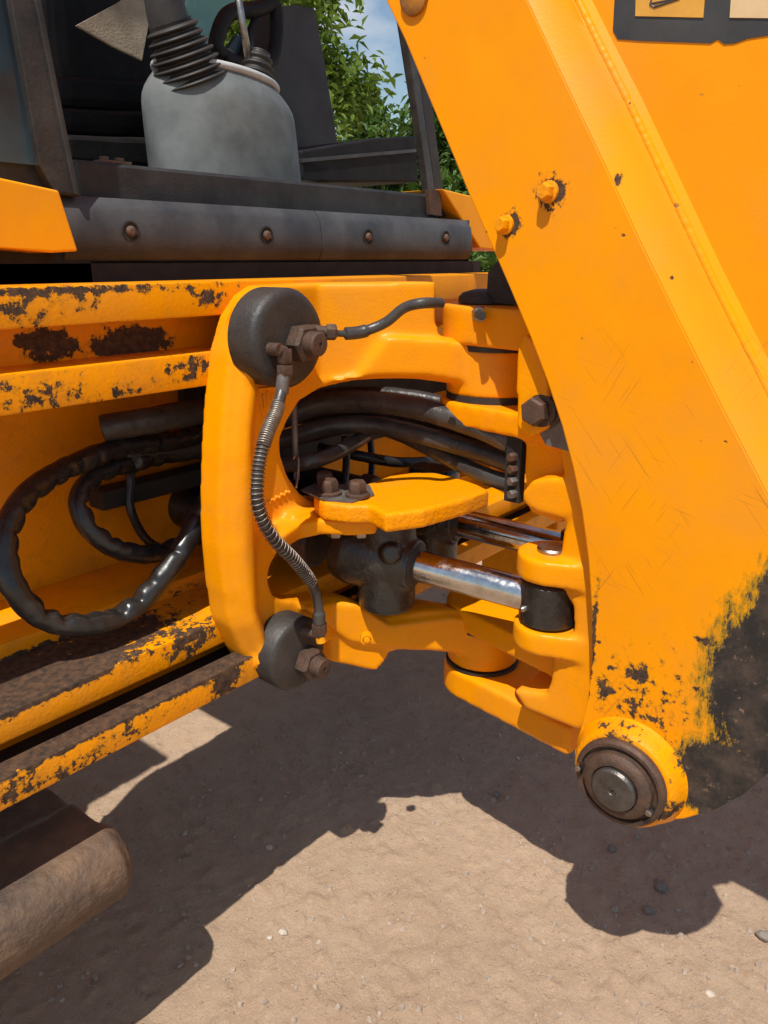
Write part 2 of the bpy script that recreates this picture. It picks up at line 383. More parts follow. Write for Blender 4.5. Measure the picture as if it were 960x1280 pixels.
bm = B(); add_box(bm, (-.35, .96, .580), (2.8, 1.0, .628), .004); obj('frame_bar', bm, p_bar, ROOT, 40)
bm = B(); add_box(bm, (-.35, .998, .584), (2.8, 1.28, .596)); obj('shade_flange', bm, m_dark, ROOT)  # bottom plate added to keep sun off the ground under the frame
bm = B(); add_box(bm, (1.98, .99, .06), (2.16, 1.25, 1.21), .01); obj('blocking_leg', bm, p_pan, ROOT)  # leg box added to hide sunlit ground showing between the rods
# --- sliding carriage
XK, YC = .98, .97
def bent(px, py):
    d = ray(px, py); t = YC/d.y
    if t*d.x > XK: t = (YC+XK)/(d.x+d.y)
    p = Vector((0, 0, CH))+d*t; return (p.x, 0., p.z)
outer = [(315, 357), (297, 370), (280, 397), (267, 442), (260, 505), (256, 567), (254, 630), (255, 687), (260, 737), (267, 782), (285, 820), (305, 847), (325, 851), (340, 825), (350, 787), (362, 776), (392, 774), (410, 783), (415, 828), (437, 832), (472, 840), (484, 827), (488, 815), (520, 812), (567, 817), (600, 824), (612, 826), (612, 772), (570, 762), (537, 763), (480, 772), (460, 760), (440, 748), (402, 748), (380, 752), (355, 751), (342, 744), (336, 725), (340, 705), (352, 685), (375, 667), (400, 660), (472, 657), (473, 634), (430, 628), (390, 626), (376, 617), (361, 595), (352, 567), (351, 550), (360, 527), (375, 502), (400, 487), (440, 477), (492, 473), (533, 475), (586, 482), (646, 486), (646, 426), (590, 424), (550, 420), (546, 352), (440, 353)]
outer = [(px+(20 if i < 12 else 8 if i == 12 else 0), py) for i, (px, py) in enumerate(outer)]
bm = B(); add_prism(bm, [bent(*p) for p in outer], (0, .055, 0))
for arm in ([(400, 360), (546, 356), (550, 424), (646, 430), (646, 482), (533, 473), (440, 475), (400, 485)],
            [(384, 757), (440, 752), (480, 774), (570, 765), (612, 772), (612, 824), (567, 815), (488, 813), (437, 830), (418, 826), (412, 783)]):
    add_prism(bm, [bent(*p) for p in arm], (0, .11, 0))
ridge = [(305, 372), (288, 400), (272, 442), (264, 505), (259, 567), (258, 630), (259, 687), (264, 737), (272, 782), (290, 818), (308, 840), (328, 790), (318, 755), (308, 700), (306, 625), (312, 540), (318, 492), (300, 462), (290, 425)]
ridge = [(px+(20 if px < 300 else 10 if px < 309 else 2), py) for px, py in ridge]
r3 = [Vector(bent(*p))+Vector((0, -.008, 0)) for p in ridge]; add_prism(bm, r3, (0, .05, 0))
cx_, cz_ = sum(p.x for p in r3)/len(r3), sum(p.z for p in r3)/len(r3)
def inset(P, d):
    out = []
    for i, p in enumerate(P):
        t = P[(i+1) % len(P)]-P[i-1]; nrm = Vector((t.z, 0, -t.x)).normalized(); q = p+nrm*d
        if (q-Vector((cx_, p.y, p.z))).length > (p-Vector((cx_, p.y, p.z))).length: q = p-nrm*d
        out.append(q)
    return out
add_prism(bm, [p+Vector((0, -.012, 0)) for p in inset(r3, .010)], (0, .05, 0)); add_prism(bm, [p+Vector((0, -.020, 0)) for p in inset(r3, .022)], (0, .05, 0))
# stout lower part of the upper arm, lower-arm belly, mid-arm pad
for poly, dy in (([(395, 480), (440, 468), (475, 420), (550, 424), (590, 430), (642, 432), (642, 482), (586, 480), (533, 470), (470, 468)], -.022),
                 ([(352, 640), (370, 634), (473, 638), (473, 654), (400, 657), (375, 663), (356, 675)], -.03),
                 ([(372, 758), (440, 752), (480, 778), (560, 768), (606, 776), (606, 820), (560, 812), (490, 808), (430, 800), (400, 775)], -.02)):
    add_prism(bm, [Vector(bent(*p))+Vector((0, dy, 0)) for p in poly], (0, .07, 0))
def zp(lst, z): return [at(*p, z=z) for p in lst]
HX, HY = 1.243, .772
def bend(co):
    co = co.copy(); co[:, 1] += YC-np.maximum(0, co[:, 0]-XK); return co
def bosses(b):
    add_cyl(b, (HX, HY, 1.060), (HX, HY, 1.144), .090, 40)
    add_cyl(b, (HX, HY, .500), (HX, HY, .582), .074, 40)
    add_prism(b, zp([(338, 634), (376, 620), (430, 618), (472, 622), (476, 636), (470, 650), (440, 652), (404, 650), (374, 656), (350, 672)], .860), (0, 0, -.028))
    c = at(462, 797, y=.86)
carr = cast('carriage', bm, p_cast, ROOT, .0045, 9, bend, bosses)
# foundry mark on the column
bm = B()
for a, b in (((322, 486), (330, 525)), ((322, 486), (345, 484)), ((330, 525), (338, 520)), ((329, 493), (331, 510)), ((334, 490), (336, 508)), ((340, 492), (341, 503))):
    add_tube(bm, [at(*a, y=YC-.001), at(*b, y=YC-.001)], .0022, 6)
obj('foundry_mark', bm, p_cast, carr, 60)
# weld-chain texture nubs by the mid arm
bm = B()
for k in range(10):
    p = at(334+3.1*k, 628-1.6*k+(2 if k % 2 else 0), y=YC-.002); add_lathe(bm, p, (0, -1, 0), [(-.003, .004), (.001, .0028), (.002, 0)], 8)
obj('foundry_beads', bm, p_cast, carr, 60)
# --- clamp caps
def clamp(px, py, yf, r, depth, nutpx, chamf=.012):
    c = at(px, py, y=yf)
    bm = B(); add_lathe(bm, c, (0, 1, 0), [(0, 0), (0, r-chamf*1.3), (.003, r-chamf*.5), (chamf, r), (depth, r)], 48)
    cap = obj('clamp_cap', bm, m_rub if 0 else m_cap, ROOT, 50)
    q = at(*nutpx, y=yf)
    bm = B(); add_hex(bm, q, (0, -1, 0), .031, .026, .3); obj('nut', bm, m_rust, cap, 30)
    bm = B(); add_lathe(bm, q+Vector((0, -.02, 0)), (0, -1, 0), [(0, .019), (.024, .019), (.027, .016), (.028, .004), (.025, .0035), (.025, 0)], 24); obj('stud', bm, m_rust, cap, 40)
    return cap, c
m_cap = simple('dusty_black_cap', (.022, .020, .019), .5, 0, (.05, .043, .037), 12, .35, 130)
cap1, c1 = clamp(364, 424, .905, .078, .060, (374, 428))
cap2, c2 = clamp(375, 819, .915, .069, .06, (383, 826), .008)
def fitting(parent, pts, r, name='fitting', mat=None):
    bm = B(); add_tube(bm, [Vector(p) for p in pts], r, 12); return obj(name, bm, mat or m_rust, parent, 40)
yh = .885
f = at(338, 436, y=.905); e = at(356, 440, y=yh)
fitting(cap1, [f, f+Vector((0, -.022, 0))], .010); fitting(cap1, [f+Vector((0, -.018, 0)), e], .009)
bm = B(); add_hex(bm, e+Vector((0, 0, .004)), (0, 0, -1), .0125, .022); obj('union_nut', bm, m_rust, cap1, 30)
bm = B(); add_hex(bm, at(356, 456, y=yh), (-.05, 0, -1), .0135, .018); obj('union_nut', bm, m_rust, cap1, 30)
fitting(cap1, [at(355, 468, y=yh), at(352, 492, y=yh)], .0105, 'hose_ferrule', m_grey_rod)
g1 = at(396, 413, y=.895); g2 = at(414, 416, y=.87)
fitting(cap1, [g1+Vector((0, .01, 0)), g1, g2], .009); 
bm = B(); add_hex(bm, at(408, 415, y=.875), (1, -.8, -.05), .013, .016); obj('union_nut', bm, m_rust, cap1, 30)
# spring-guarded feed hose
hp = [(353, 486, yh), (345, 515, yh-.01), (331, 550, yh-.022), (322, 595, yh-.028), (323, 635, yh-.028), (341, 672, yh-.02), (368, 700, yh-.01), (389, 728, yh), (398, 756, yh), (399, 778, yh)]
path = spline([at(a, b, y=c) for a, b, c in hp], 14)
bm = B(); add_tube(bm, path, lambda t: .0088 if t < .93 else .0115, 14); fh = obj('feed_hose', bm, m_hoseg, ROOT, 60)
bm = B(); fr = frames(path); N = len(path)
cum = [0.]
for a, b in zip(path, path[1:]): cum.append(cum[-1]+(b-a).length)
def coil(t0, t1, turns, R, wr, dens):
    pts = []; M = int(turns*14)
    for k in range(M+1):
        t = t0+(t1-t0)*k/M; s = cum[-1]*t
        i = max(j for j in range(N) if cum[j] <= s+1e-9); i = min(i, N-2)
        w = (s-cum[i])/(cum[i+1]-cum[i]); p = path[i].lerp(path[i+1], w); _, u, v = fr[i]
        a = 2*math.pi*turns*dens(k/M); pts.append(p+(u*math.cos(a)+v*math.sin(a))*R)
    return pts
add_tube(bm, coil(.05, .20, 22, .0100, .0013, lambda x: x), .0017, 6)
add_tube(bm, coil(.20, .83, 40, .0106, .0013, lambda x: x+.05*math.sin(2*math.pi*x)), .00095, 6)
obj('guard_spring', bm, m_wire, fh, 80)
fitting(fh, [at(399, 776, y=yh), at(399, 790, y=yh)], .009, 'hose_ferrule')
bm = B(); add_hex(bm, at(399, 779, y=yh), (0, 0, -1), .014, .024, .2); obj('union_nut', bm, m_rust, fh, 30)
q = at(399, 792, y=yh); fitting(fh, [q, q+Vector((-.012, .04, -.002))], .010)
fitting(fh, [q+Vector((0, 0, .008)), q+Vector((.002, -.003, -.016))], .0095, 'plug', p_fend)
# upper cross hose
cp = spline([at(414, 416, y=.87), at(432, 417, y=.86), at(455, 414, y=.845), at(482, 403, y=.82), at(505, 385, y=.79), at(528, 379, y=.76), at(552, 379, y=.75)], 10)
bm = B(); add_tube(bm, cp, lambda t: .0055 if t < .16 else (.0105 if t < .36 else .0085), 12); obj('cross_hose', bm, m_hoseg, ROOT, 60)
# --- kingpost
XKP = 1.092
bm = B()
def kx(lst, x=XKP, dx=.25): add_prism(bm, [at(*p, x=x) for p in lst], (dx, 0, 0))
# spine hugging the boom plate
kx([(698, 560), (705, 600), (706, 650), (700, 690), (699, 730), (716, 760), (716, 790), (692, 812), (688, 850), (682, 868), (640, 862), (655, 886), (722, 914), (765, 900), (800, 800), (800, 700), (780, 600), (760, 540), (700, 500)], dx=.20)
# upper block behind
kx([(656, 548), (700, 548), (716, 640), (700, 655), (660, 640), (655, 600)], x=XKP+.04, dx=.16)
# shelf catching the sun
kx([(651, 617), (664, 601), (690, 597), (716, 603), (722, 640), (700, 648), (668, 640), (654, 630)], x=XKP-.004, dx=.06)
def lug(cx, cy, r, z0, z1, tail, seg=36, hole=None):
    """rounded tongue from (cx,cy) towards the tail rectangle"""
    tx, ty, tw = tail; d = Vector((tx-cx, ty-cy, 0)).normalized(); s = Vector((-d.y, d.x, 0)); a0 = math.atan2(d.y, d.x)
    pts = [Vector((cx+r*math.cos(a0+math.pi/2+math.pi*i/seg), cy+r*math.sin(a0+math.pi/2+math.pi*i/seg), z0)) for i in range(seg+1)]
    t = Vector((tx, ty, z0)); pts += [t-s*tw, t+s*tw]
    add_prism(bm, pts, (0, 0, z1-z0))
RX, RY = 1.118, .565
zr = .735
lug(RX, RY, .058, zr+.047, zr+.092, (1.19, .44, .08)); lug(RX, RY, .058, zr-.082, zr-.040, (1.19, .44, .08))
lug(HX, HY, .078, .588, .636, (1.18, .50, .07)); lug(HX, HY, .080, .432, .493, (1.20, .50, .07))
lug(HX, HY, .100, 1.153, 1.220, (1.20, .5, .095)); lug(HX, HY, .102, 1.008, 1.050, (1.20, .5, .095))
kx([(644, 445), (650, 424), (657, 416), (668, 428), (678, 455), (686, 480), (686, 535), (662, 548), (645, 535)], x=XKP-.012, dx=.06)
add_box(bm, (1.13, .44, .98), (1.28, .60, 1.225))
add_box(bm, (1.16, .42, .53), (1.30, .56, 1.22))
king = cast('kingpost', bm, p_cast, ROOT, .005, 7)
for z, r in ((.585, .0765), (.4965, .0765)):
    bm = B(); add_lathe(bm, (HX, HY, z-.003), (0, 0, 1), [(0, r-.004), (0, r), (.006, r), (.006, r-.004)], 40); obj('hinge_seal', bm, m_rub, king, 40)
bm = B(); add_cyl(bm, (HX, HY, 1.142), (HX, HY, 1.156), .090, 40); obj('hinge_washer', bm, m_rub, king, 40)
bm = B(); add_cyl(bm, (HX, HY, 1.048), (HX, HY, 1.062), .090, 40); obj('hinge_washer', bm, m_rub, king, 40)
bm = B(); add_cyl(bm, (RX, RY, zr+.05), (RX, RY, zr+.10), .026, 28, .003); obj('pivot_pin', bm, m_steel, king, 40)
# big rusty bolt with washers and its grey bracket
q = at(668, 510, x=XKP+.004); d = Vector((-1, -.0, 0))
bm = B(); add_lathe(bm, q+Vector((.01, -.02, 0)), d, [(0, .036), (.008, .036), (.009, .031), (.018, .031), (.019, .026), (.026, .026)], 32); kb = obj('pivot_washer', bm, m_rust, king, 40)
bm = B(); add_hex(bm, q+Vector((-.014, -.015, 0)), d, .023, .022, .4); obj('pivot_bolt', bm, m_rust, king, 30)
bm = B(); add_prism(bm, [at(680, 470, x=XKP), at(712, 470, x=XKP), at(718, 566, x=XKP), at(682, 556, x=XKP), at(668, 530, x=XKP)], (.012, 0, 0)); obj('bracket_plate', bm, m_grey_rod, king)
# lug bolt, rubber caps
q = at(598, 393, x=1.135); bm = B(); add_hex(bm, q+Vector((.012, .006, 0)), (-.7, -.6, 0), .015, .016, .3); lb = obj('lug_nut', bm, m_steel, king, 30)
bm = B(); add_cyl(bm, q, q+Vector((-.03, -.026, 0)), .0075, 14); obj('lug_stud', bm, m_rub, king, 40)
bm = B(); add_lathe(bm, (HX-.01, HY+.02, 1.222), (0, 0, 1), [(0, .05), (.010, .05), (.018, .042), (.024, .02), (.024, 0)], 30); obj('pin_cap', bm, m_rub, king, 40)
bm = B(); add_prism(bm, [at(608, 378, x=1.2), at(610, 340, x=1.2), at(622, 326, x=1.2), (1.2, .60, 1.29), (1.2, .60, 1.22)], (.12, 0, 0)); obj('rubber_stop', bm, m_rub, king)
# terminal plate with nuts where the hoses enter
bm = B(); a = at(640, 545, x=1.15); b = at(652, 628, x=1.15); add_box(bm, (1.14, b.y, b.z), (1.156, a.y+.004, a.z+.02)); tp = obj('hose_bracket', bm, m_dark, king)
for py in (571, 586, 601, 617):
    q = at(644, py, x=1.142); bm = B(); add_hex(bm, q, (-1, .3, 0), .0085, .014, py); obj('bracket_nut', bm, m_rust if py < 600 else m_grey_rod, tp, 30)
# --- swing cylinders
def cylinder(off, rear):
    s = Vector(off)
    tb = Vector((1.048, .872, .758))+s
    eye = Vector((RX, RY, zr))+s if not rear else tb+Vector((.06, -.33, -.02))
    d = (eye-tb).normalized()
    bm = B(); add_cyl(bm, tb+Vector((0, 0, -.100)), tb+Vector((0, 0, .112)), .055, 36, .006)
    add_lathe(bm, tb+d*.062, -d, [(0, .047), (.018, .051), (.05, .060), (.13, .070), (.16, .062)], 36)
    add_lathe(bm, tb+Vector((-.035, -.035, .03)), Vector((-.6, -.7, .2)), [(0, .02), (.02, .019), (.026, .015)], 20)
    blk = cast('swing_cylinder', bm, m_oil, ROOT, .0033, 3)
    bm = B(); add_cyl(bm, tb-d*.15, tb-d*.75, .052, 36); obj('barrel', bm, m_oil, blk, 40)
    bm = B(); add_lathe(bm, tb-d*.15, -d, [(-.0, .057), (.014, .060), (.03, .060), (.034, .052)], 36); obj('gland_ring', bm, m_rust, blk, 40)
    bm = B(); add_lathe(bm, tb+d*.056, d, [(0, .041), (.006, .043), (.010, .039), (.012, .034)], 36); obj('gland_seal', bm, m_rub, blk, 40)
    bm = B(); add_cyl(bm, tb+d*.05, eye-d*.03, .030, 40, 0); obj('piston_rod', bm, m_chrome, blk, 40)
    bm = B(); add_cyl(bm, eye+Vector((0, 0, -.038)), eye+Vector((0, 0, .043)), .050, 40, .005); ey = obj('rod_eye', bm, m_oil, blk, 40)
    if not rear:
        q = at(648, 750, x=1.07); bm = B(); add_lathe(bm, eye+Vector((-.045, .02, -.005)), (-1, .4, 0), [(0, .006), (.006, .006), (.010, .003), (.010, 0)], 12); obj('grease_nipple', bm, m_steel, blk, 40)
    return blk
cylinder((0, 0, 0), False)
cylinder((.235, .065, .008), True)
# --- yoke cap with its bolts
zy = .895
bm = B(); add_prism(bm, zp([(394, 612), (425, 606), (463, 603), (486, 594), (515, 590), (545, 590), (592, 602), (612, 612), (585, 622), (530, 637), (482, 643), (462, 632), (434, 632), (404, 628), (392, 620)], zy), (0, 0, -.034))
yk = cast('yoke_cap', bm, p_yoke, ROOT, .004, 5)
bm = B(); add_prism(bm, zp([(376, 612), (395, 604), (462, 606), (468, 618), (440, 627), (404, 624)], zy+.0035), (0, 0, -.003)); obj('lock_plate', bm, m_grey_rod, yk)
bolt = None
for i, (px, py, z) in enumerate(((412, 618, zy+.003), (447, 620, zy+.003), (406, 609, zy+.002))):
    q = at(px, py, z=z); bm = B()
    add_lathe(bm, q, (0, 0, 1), [(0, .022), (.005, .022), (.007, .017)], 28); add_hex(bm, q+Vector((0, 0, .006)), (0, 0, 1), .0165, .022, .2+i)
    obj('yoke_bolt', bm, m_rust, yk, 30)
for px, py in ((419, 660), (451, 660)):
    q = at(px, py-4, z=.834)+Vector((0, 0, .002)); bm = B(); add_hex(bm, q, (0, 0, -1), .0165, .024, .5); obj('yoke_nut', bm, m_steel, yk, 30)
q = at(549, 615, z=zy-.016); bm = B(); add_lathe(bm, q, (-.7, -.7, 0), [(-.01, .009), (.003, .009), (.006, .004), (.006, 0)], 14); obj('grease_nipple', bm, p_yoke, yk, 40)
# recess pin and lump on the lower arm
q = at(463, 798, y=.845); 
bm = B(); add_lathe(bm, q+Vector((0, .01, 0)), (-.7, -.72, 0), [(0, .012), (.012, .012), (.013, .008), (.008, .007), (.016, .006), (.018, 0)], 20); obj('grease_nipple', bm, p_cast, carr, 40)
bm = B(); add_box(bm, (.93, 1.31, .93), (2.0, 1.33, 1.127)); obj('dark_backing', bm, m_dark, ROOT)  # dark plate added behind the hoses, stands in for the window's darkness
# --- hoses through the window and loops at the left
def hose(name, pts, r, mat, crinkle=.0, seg=16, n=12, **k):
    bm = B(); add_tube(bm, spline([at(a, b, y=c) for a, b, c in pts], n), r, seg, crinkle, **k); return obj(name, bm, mat, ROOT, 180)
hose('hydraulic_hose', [(300, 540, 1.2), (360, 520, 1.14), (400, 506, 1.08), (450, 502, 1.0), (510, 508, .90), (570, 524, .80), (615, 541, .72), (640, 552, .68)], .0215, m_hoseg, .06)
hose('hydraulic_hose', [(300, 560, 1.2), (360, 548, 1.12), (410, 533, 1.06), (470, 532, .98), (530, 545, .88), (590, 562, .78), (642, 580, .69)], .0185, m_hoseg, .06)
hose('hydraulic_hose', [(440, 525, 1.12), (490, 538, .98), (530, 556, .90), (570, 577, .82), (610, 596, .74), (642, 606, .685)], .0165, m_hoseg, .07)
hose('hydraulic_hose', [(350, 582, 1.06), (385, 578, 1.0), (415, 568, .99), (440, 555, 1.0), (456, 545, 1.02)], .0145, m_hoseg, .05)
hose('hydraulic_hose', [(400, 560, 1.2), (440, 568, 1.12), (500, 578, 1.05), (560, 575, 1.0)], .012, m_hose, .05)
hose('hydraulic_hose', [(431, 545, 1.1), (433, 575, 1.09), (430, 610, 1.06)], .008, m_hose, .0)
hose('hydraulic_hose', [(463, 550, 1.14), (465, 580, 1.12), (462, 610, 1.1)], .008, m_hose, .0)
hose('hydraulic_hose', [(330, 530, 1.26), (380, 520, 1.2), (440, 515, 1.12), (520, 528, 1.0), (590, 548, .86), (642, 566, .73)], .016, m_hose, .05)
hose('hydraulic_hose', [(380, 500, 1.2), (430, 492, 1.12), (500, 494, 1.0), (570, 508, .88), (642, 535, .72)], .015, m_hoseg, .05)
hose('guide_rod', [(367, 500, 1.04), (369, 560, 1.03), (371, 600, 1.02)], .006, m_grey_rod)
hose('wire_hook', [(366, 574, 1.0), (370, 570, 1.0), (373, 576, .99), (372, 595, .98), (370, 610, .97)], .0025, m_steel)
hose('wrapped_hose', [(300, 560, 1.16), (268, 610, 1.11), (245, 655, 1.09), (215, 705, 1.08), (168, 758, 1.08), (118, 779, 1.08), (62, 775, 1.09), (22, 742, 1.10), (7, 700, 1.12), (10, 660, 1.14), (35, 618, 1.17), (85, 585, 1.20), (150, 560, 1.22), (215, 550, 1.23), (310, 530, 1.22)], .0195, m_hose, .09, 26, 44, folds=.95)
hose('wrapped_hose', [(300, 620, 1.19), (262, 650, 1.17), (220, 683, 1.16), (180, 692, 1.16), (140, 683, 1.17), (108, 655, 1.19), (100, 622, 1.21), (125, 592, 1.23), (180, 575, 1.25), (310, 550, 1.25)], .0185, m_hose, .09, 26, 40, folds=.95)
hose('thin_hose', [(290, 650, 1.24), (230, 685, 1.24), (190, 680, 1.25), (166, 645, 1.26), (163, 610, 1.27), (180, 580, 1.28), (300, 560, 1.28)], .0085, m_hose)
hose('capped_hose', [(127, 536, 1.22), (137, 534, 1.215), (180, 527, 1.2), (230, 518, 1.18), (300, 505, 1.15)], lambda t: .020 if t < .02 else .024, m_hoseg, .08)
hose('wrapped_hose', [(150, 566, 1.26), (200, 560, 1.26), (310, 555, 1.25)], .026, m_hoseg, .08)
bm = B(); a = at(118, 632, y=1.30); add_box(bm, (a.x, 1.27, a.z-.006), (2.2, 1.32, a.z+.03), .004); obj('channel', bm, m_dark, ROOT)
bm = B(); add_box(bm, (1.02, 1.22, .60), (1.05, 1.33, 1.12)); obj('frame_post', bm, m_dark, ROOT)
# ------------------------------------------------------------------ boom
sl = [(570, -190), (655, -10), (690, 66), (724, 138), (752, 196), (800, 300), (850, 402), (905, 512), (965, 628), (1030, 760)]
sr = [(640, -190), (735, -10), (766, 52), (801, 120), (836, 194), (871, 268), (905, 340), (960, 448), (1030, 590), (1100, 720)]
lefte = [(400, -190), (440, -95), (482, 0), (506, 50), (534, 118), (562, 185), (588, 248), (610, 298), (637, 360), (662, 420), (684, 478), (702, 532), (716, 585), (727, 640), (735, 700), (739, 760), (740, 820), (735, 870), (727, 905), (718, 940), (719, 965), (733, 1000), (770, 1018), (815, 1027), (855, 1024), (895, 1012), (930, 993), (962, 965), (1000, 920), (1040, 850)]+sl[::-1]
bm = B(); add_prism(bm, [at(*p, x=XB) for p in lefte], (.03, 0, 0))
boom = obj('boom', bm, p_boom, ROOT)
md = boom.modifiers.new('b', 'BEVEL'); md.width = .0025; md.segments = 2; md.limit_method = 'ANGLE'
XR = 1.089
A_ = [at(*p, x=XB) for p in sl]; C_ = [at(*p, x=XR) for p in sr]
def lerp_line(P, n):
    out = []
    for i in range(n+1):
        t = i/n*(len(P)-1); k = min(int(t), len(P)-2); out.append(P[k].lerp(P[k+1], t-k))
    return out
# recessed box section: sun-facing slope, then the flat side, closed behind
bm = B(); K = 36; vs = []
for a, c in zip(lerp_line(A_, K), lerp_line(C_, K)):
    back = Vector((XB+.25, a.y, a.z)); fl = Vector((XR, c.y-.62, c.z-.10)); m1 = a.lerp(c, .58); m2 = a.lerp(c, .72)
    q = [a+Vector((.0004, 0, 0)), m1, m2+Vector((-.0045, 0, 0)), a.lerp(c, .88)+Vector((-.002, 0, 0)), c, fl, Vector((XB+.25, fl.y, fl.z)), back]
    vs.append([bm.verts.new(p) for p in q])
for r, t in zip(vs, vs[1:]):
    for k in range(len(r)): bm.faces.new((r[k], r[(k+1) % len(r)], t[(k+1) % len(r)], t[k]))
bm.faces.new(vs[0]); bm.faces.new(list(reversed(vs[-1])))
obj('box_section', bm, p_boom, boom, 35)
bm = B(); add_prism(bm, [at(*p, x=XB)+Vector((.2515, 0, 0)) for p in lefte], (.03, 0, 0)); obj('boom_plate', bm, p_boom, boom)
bm = B(); wp = [a.lerp(c, .76)+Vector((.0015, 0, 0)) for a, c in zip(lerp_line(A_, 900), lerp_line(C_, 900))]
add_tube(bm, wp, lambda t: .0070+.0005*noise.noise(Vector((t*90, 0, 0))), 12); obj('weld_bead', bm, p_boom, boom, 180)
# decal panel
def plate(name, pts, mat, parent, x, th=.0012):
    bm = B(); add_prism(bm, [at(*p, x=x) for p in pts], (th, 0, 0)); return obj(name, bm, mat, parent)
xd = XR-.0012
dc = plate('warning_decal', [(773, -90), (766, 38), (772, 49), (800, 51), (888, 54), (897, 49), (905, 55), (918, 54), (935, 48), (948, 46), (975, 42), (1010, 40), (1010, -90)], m_decalb, boom, xd)
plate('decal_panel', [(796, -70), (794, 20), (879, 22), (886, -70)], m_decaly, dc, xd-.0014)
plate('decal_panel', [(918, -70), (912, 22), (990, 23), (990, -70)], m_decalw, dc, xd-.0014)
bm = B(); tri = [at(*p, x=xd-.0016) for p in ((812, 5), (848, -2), (862, -40), (852, -45), (816, -10), (813, 6), (818, 9), (850, -2))]
add_tube(bm, tri, .0013, 6); obj('decal_line', bm, m_decalb, dc)
# bolts on the plate
for px, py, r in ((686, 240, .0135), (632, 281, .0125)):
    q = at(px, py, x=XB); bm = B(); add_lathe(bm, q, (-1, 0, 0), [(0, r*1.15), (.004, r*1.1), (.005, r*.9)], 20); add_hex(bm, q+Vector((-.003, 0, 0)), (-1, 0, 0), r*.86, .016, .25); obj('plate_bolt', bm, p_boltp, boom, 35) if 0 else obj('plate_bolt', bm, p_boss, boom, 35)
q = at(519, -4, x=XB); bm = B(); add_lathe(bm, q, (-1, 0, 0), [(0, .026), (.006, .025), (.009, .018), (.009, 0)], 28); obj('plate_bung', bm, m_bung, boom, 40)
# foot boss, ring, pin
pb = at(777, 975, x=XB-.03)
bm = B()
add_lathe(bm, Vector((XB+.012, pb.y, pb.z)), (-1, 0, 0), [(0, .099), (.018, .090), (.034, .084), (.044, .079), (.044, .0)], 48)
boss = cast('foot_boss', bm, p_boss, boom, .004, 3)
x0 = XB-.030
bm = B(); add_lathe(bm, (x0, pb.y, pb.z), (-1, 0, 0), [(0, .073), (.010, .073), (.015, .069), (.015, .064), (.009, .062), (.009, .0)], 48); rg = obj('retaining_ring', bm, m_rust, boom, 35)
bm = B(); add_lathe(bm, (x0-.006, pb.y, pb.z), (-1, 0, 0), [(0, .056), (.014, .055), (.020, .049), (.022, .043), (.022, .038), (.018, .0365), (.018, 0)], 44); obj('bush', bm, m_rust, boom, 35)
bm = B(); add_lathe(bm, (x0-.012, pb.y, pb.z), (-1, 0, 0), [(0, .0355), (.020, .0355), (.024, .032), (.0245, .007), (.023, .006), (.0235, .003), (.020, .0025), (.020, 0)], 40); obj('pivot_pin', bm, m_pin, boom, 35) if 0 else obj('pivot_pin', bm, m_pin, boom, 35)
for sy, sz in ((.0635, .006), (-.055, -.018)):
    bm = B(); add_lathe(bm, (x0-.010, pb.y+sy, pb.z+sz), (-1, 0, 0), [(0, .006), (.016, .006), (.018, .004), (.018, 0)], 6); obj('ring_bolt', bm, m_steel, rg, 30)
# ------------------------------------------------------------------ cab
YS = 1.20
def py_(lst, y, dv, name, mat, parent, bev=0., smooth=None):
    bm = B(); add_prism(bm, [at(*p, y=y) for p in lst], dv)
    o = obj(name, bm, mat, parent, smooth)
    if bev: md = o.modifiers.new('b', 'BEVEL'); md.width = bev; md.segments = 3; md.limit_method = 'ANGLE'
    return o
sa, sb = at(80, 245, y=YS), at(400, 330, y=YS)
z0, z1 = 1.289, 1.393
def sill(xa, xb, name):
    bm = B(); prof = [(YS+.07, z1+.004), (YS+.02, z1), (YS+.004, z1-.02), (YS, z1-.05), (YS-.002, z0+.03), (YS+.008, z0+.008), (YS+.03, z0), (YS+.07, z0)]
    add_prism(bm, [(xa, y, z) for y, z in prof], (xb-xa, 0, 0)); return obj(name, bm, m_plast, ROOT, 50)
xm = at(402, 300, y=YS).x
s1 = sill(.655, xm-.001, 'cab_sill'); s2 = sill(xm+.001, 1.79, 'cab_sill')
bm = B(); add_prism(bm, [(1.79, YS+.07, z1), (1.79, YS+.01, z1), (1.82, YS+.03, z1-.02), (1.835, YS+.07, z1-.04)], (0, 0, -.085)); obj('sill_end', bm, m_plast, s2)
for px, py in ((163, 289), (333, 294), (460, 296), (557, 297)):
    q = at(px, py, y=YS-.001); par = s1 if px < 400 else s2
    bm = B(); add_lathe(bm, q+Vector((0, .0005, 0)), (0, -1, 0), [(0, .0165), (.002, .0165), (.002, .0135), (.0006, .0125), (.0006, 0)], 24); obj('bolt_recess', bm, m_dark, par, 30)
    bm = B(); add_lathe(bm, q, (0, -1, 0), [(0, .0085), (.004, .0085), (.007, .005), (.007, 0)], 14); obj('sill_bolt', bm, m_rustb, par, 40) if 0 else obj('sill_bolt', bm, m_rust2, par, 40)
bm = B(); add_box(bm, (.2, YS+.01, 1.262), (1.85, YS+.05, 1.291)); obj('sill_gap_block', bm, m_dark, ROOT)  # dark box put in for the black gap below the sill
bm = B(); add_box(bm, (.62, YS+.05, 1.20), (1.85, 1.9, 1.30)); obj('cab_floor', bm, m_dark, ROOT)
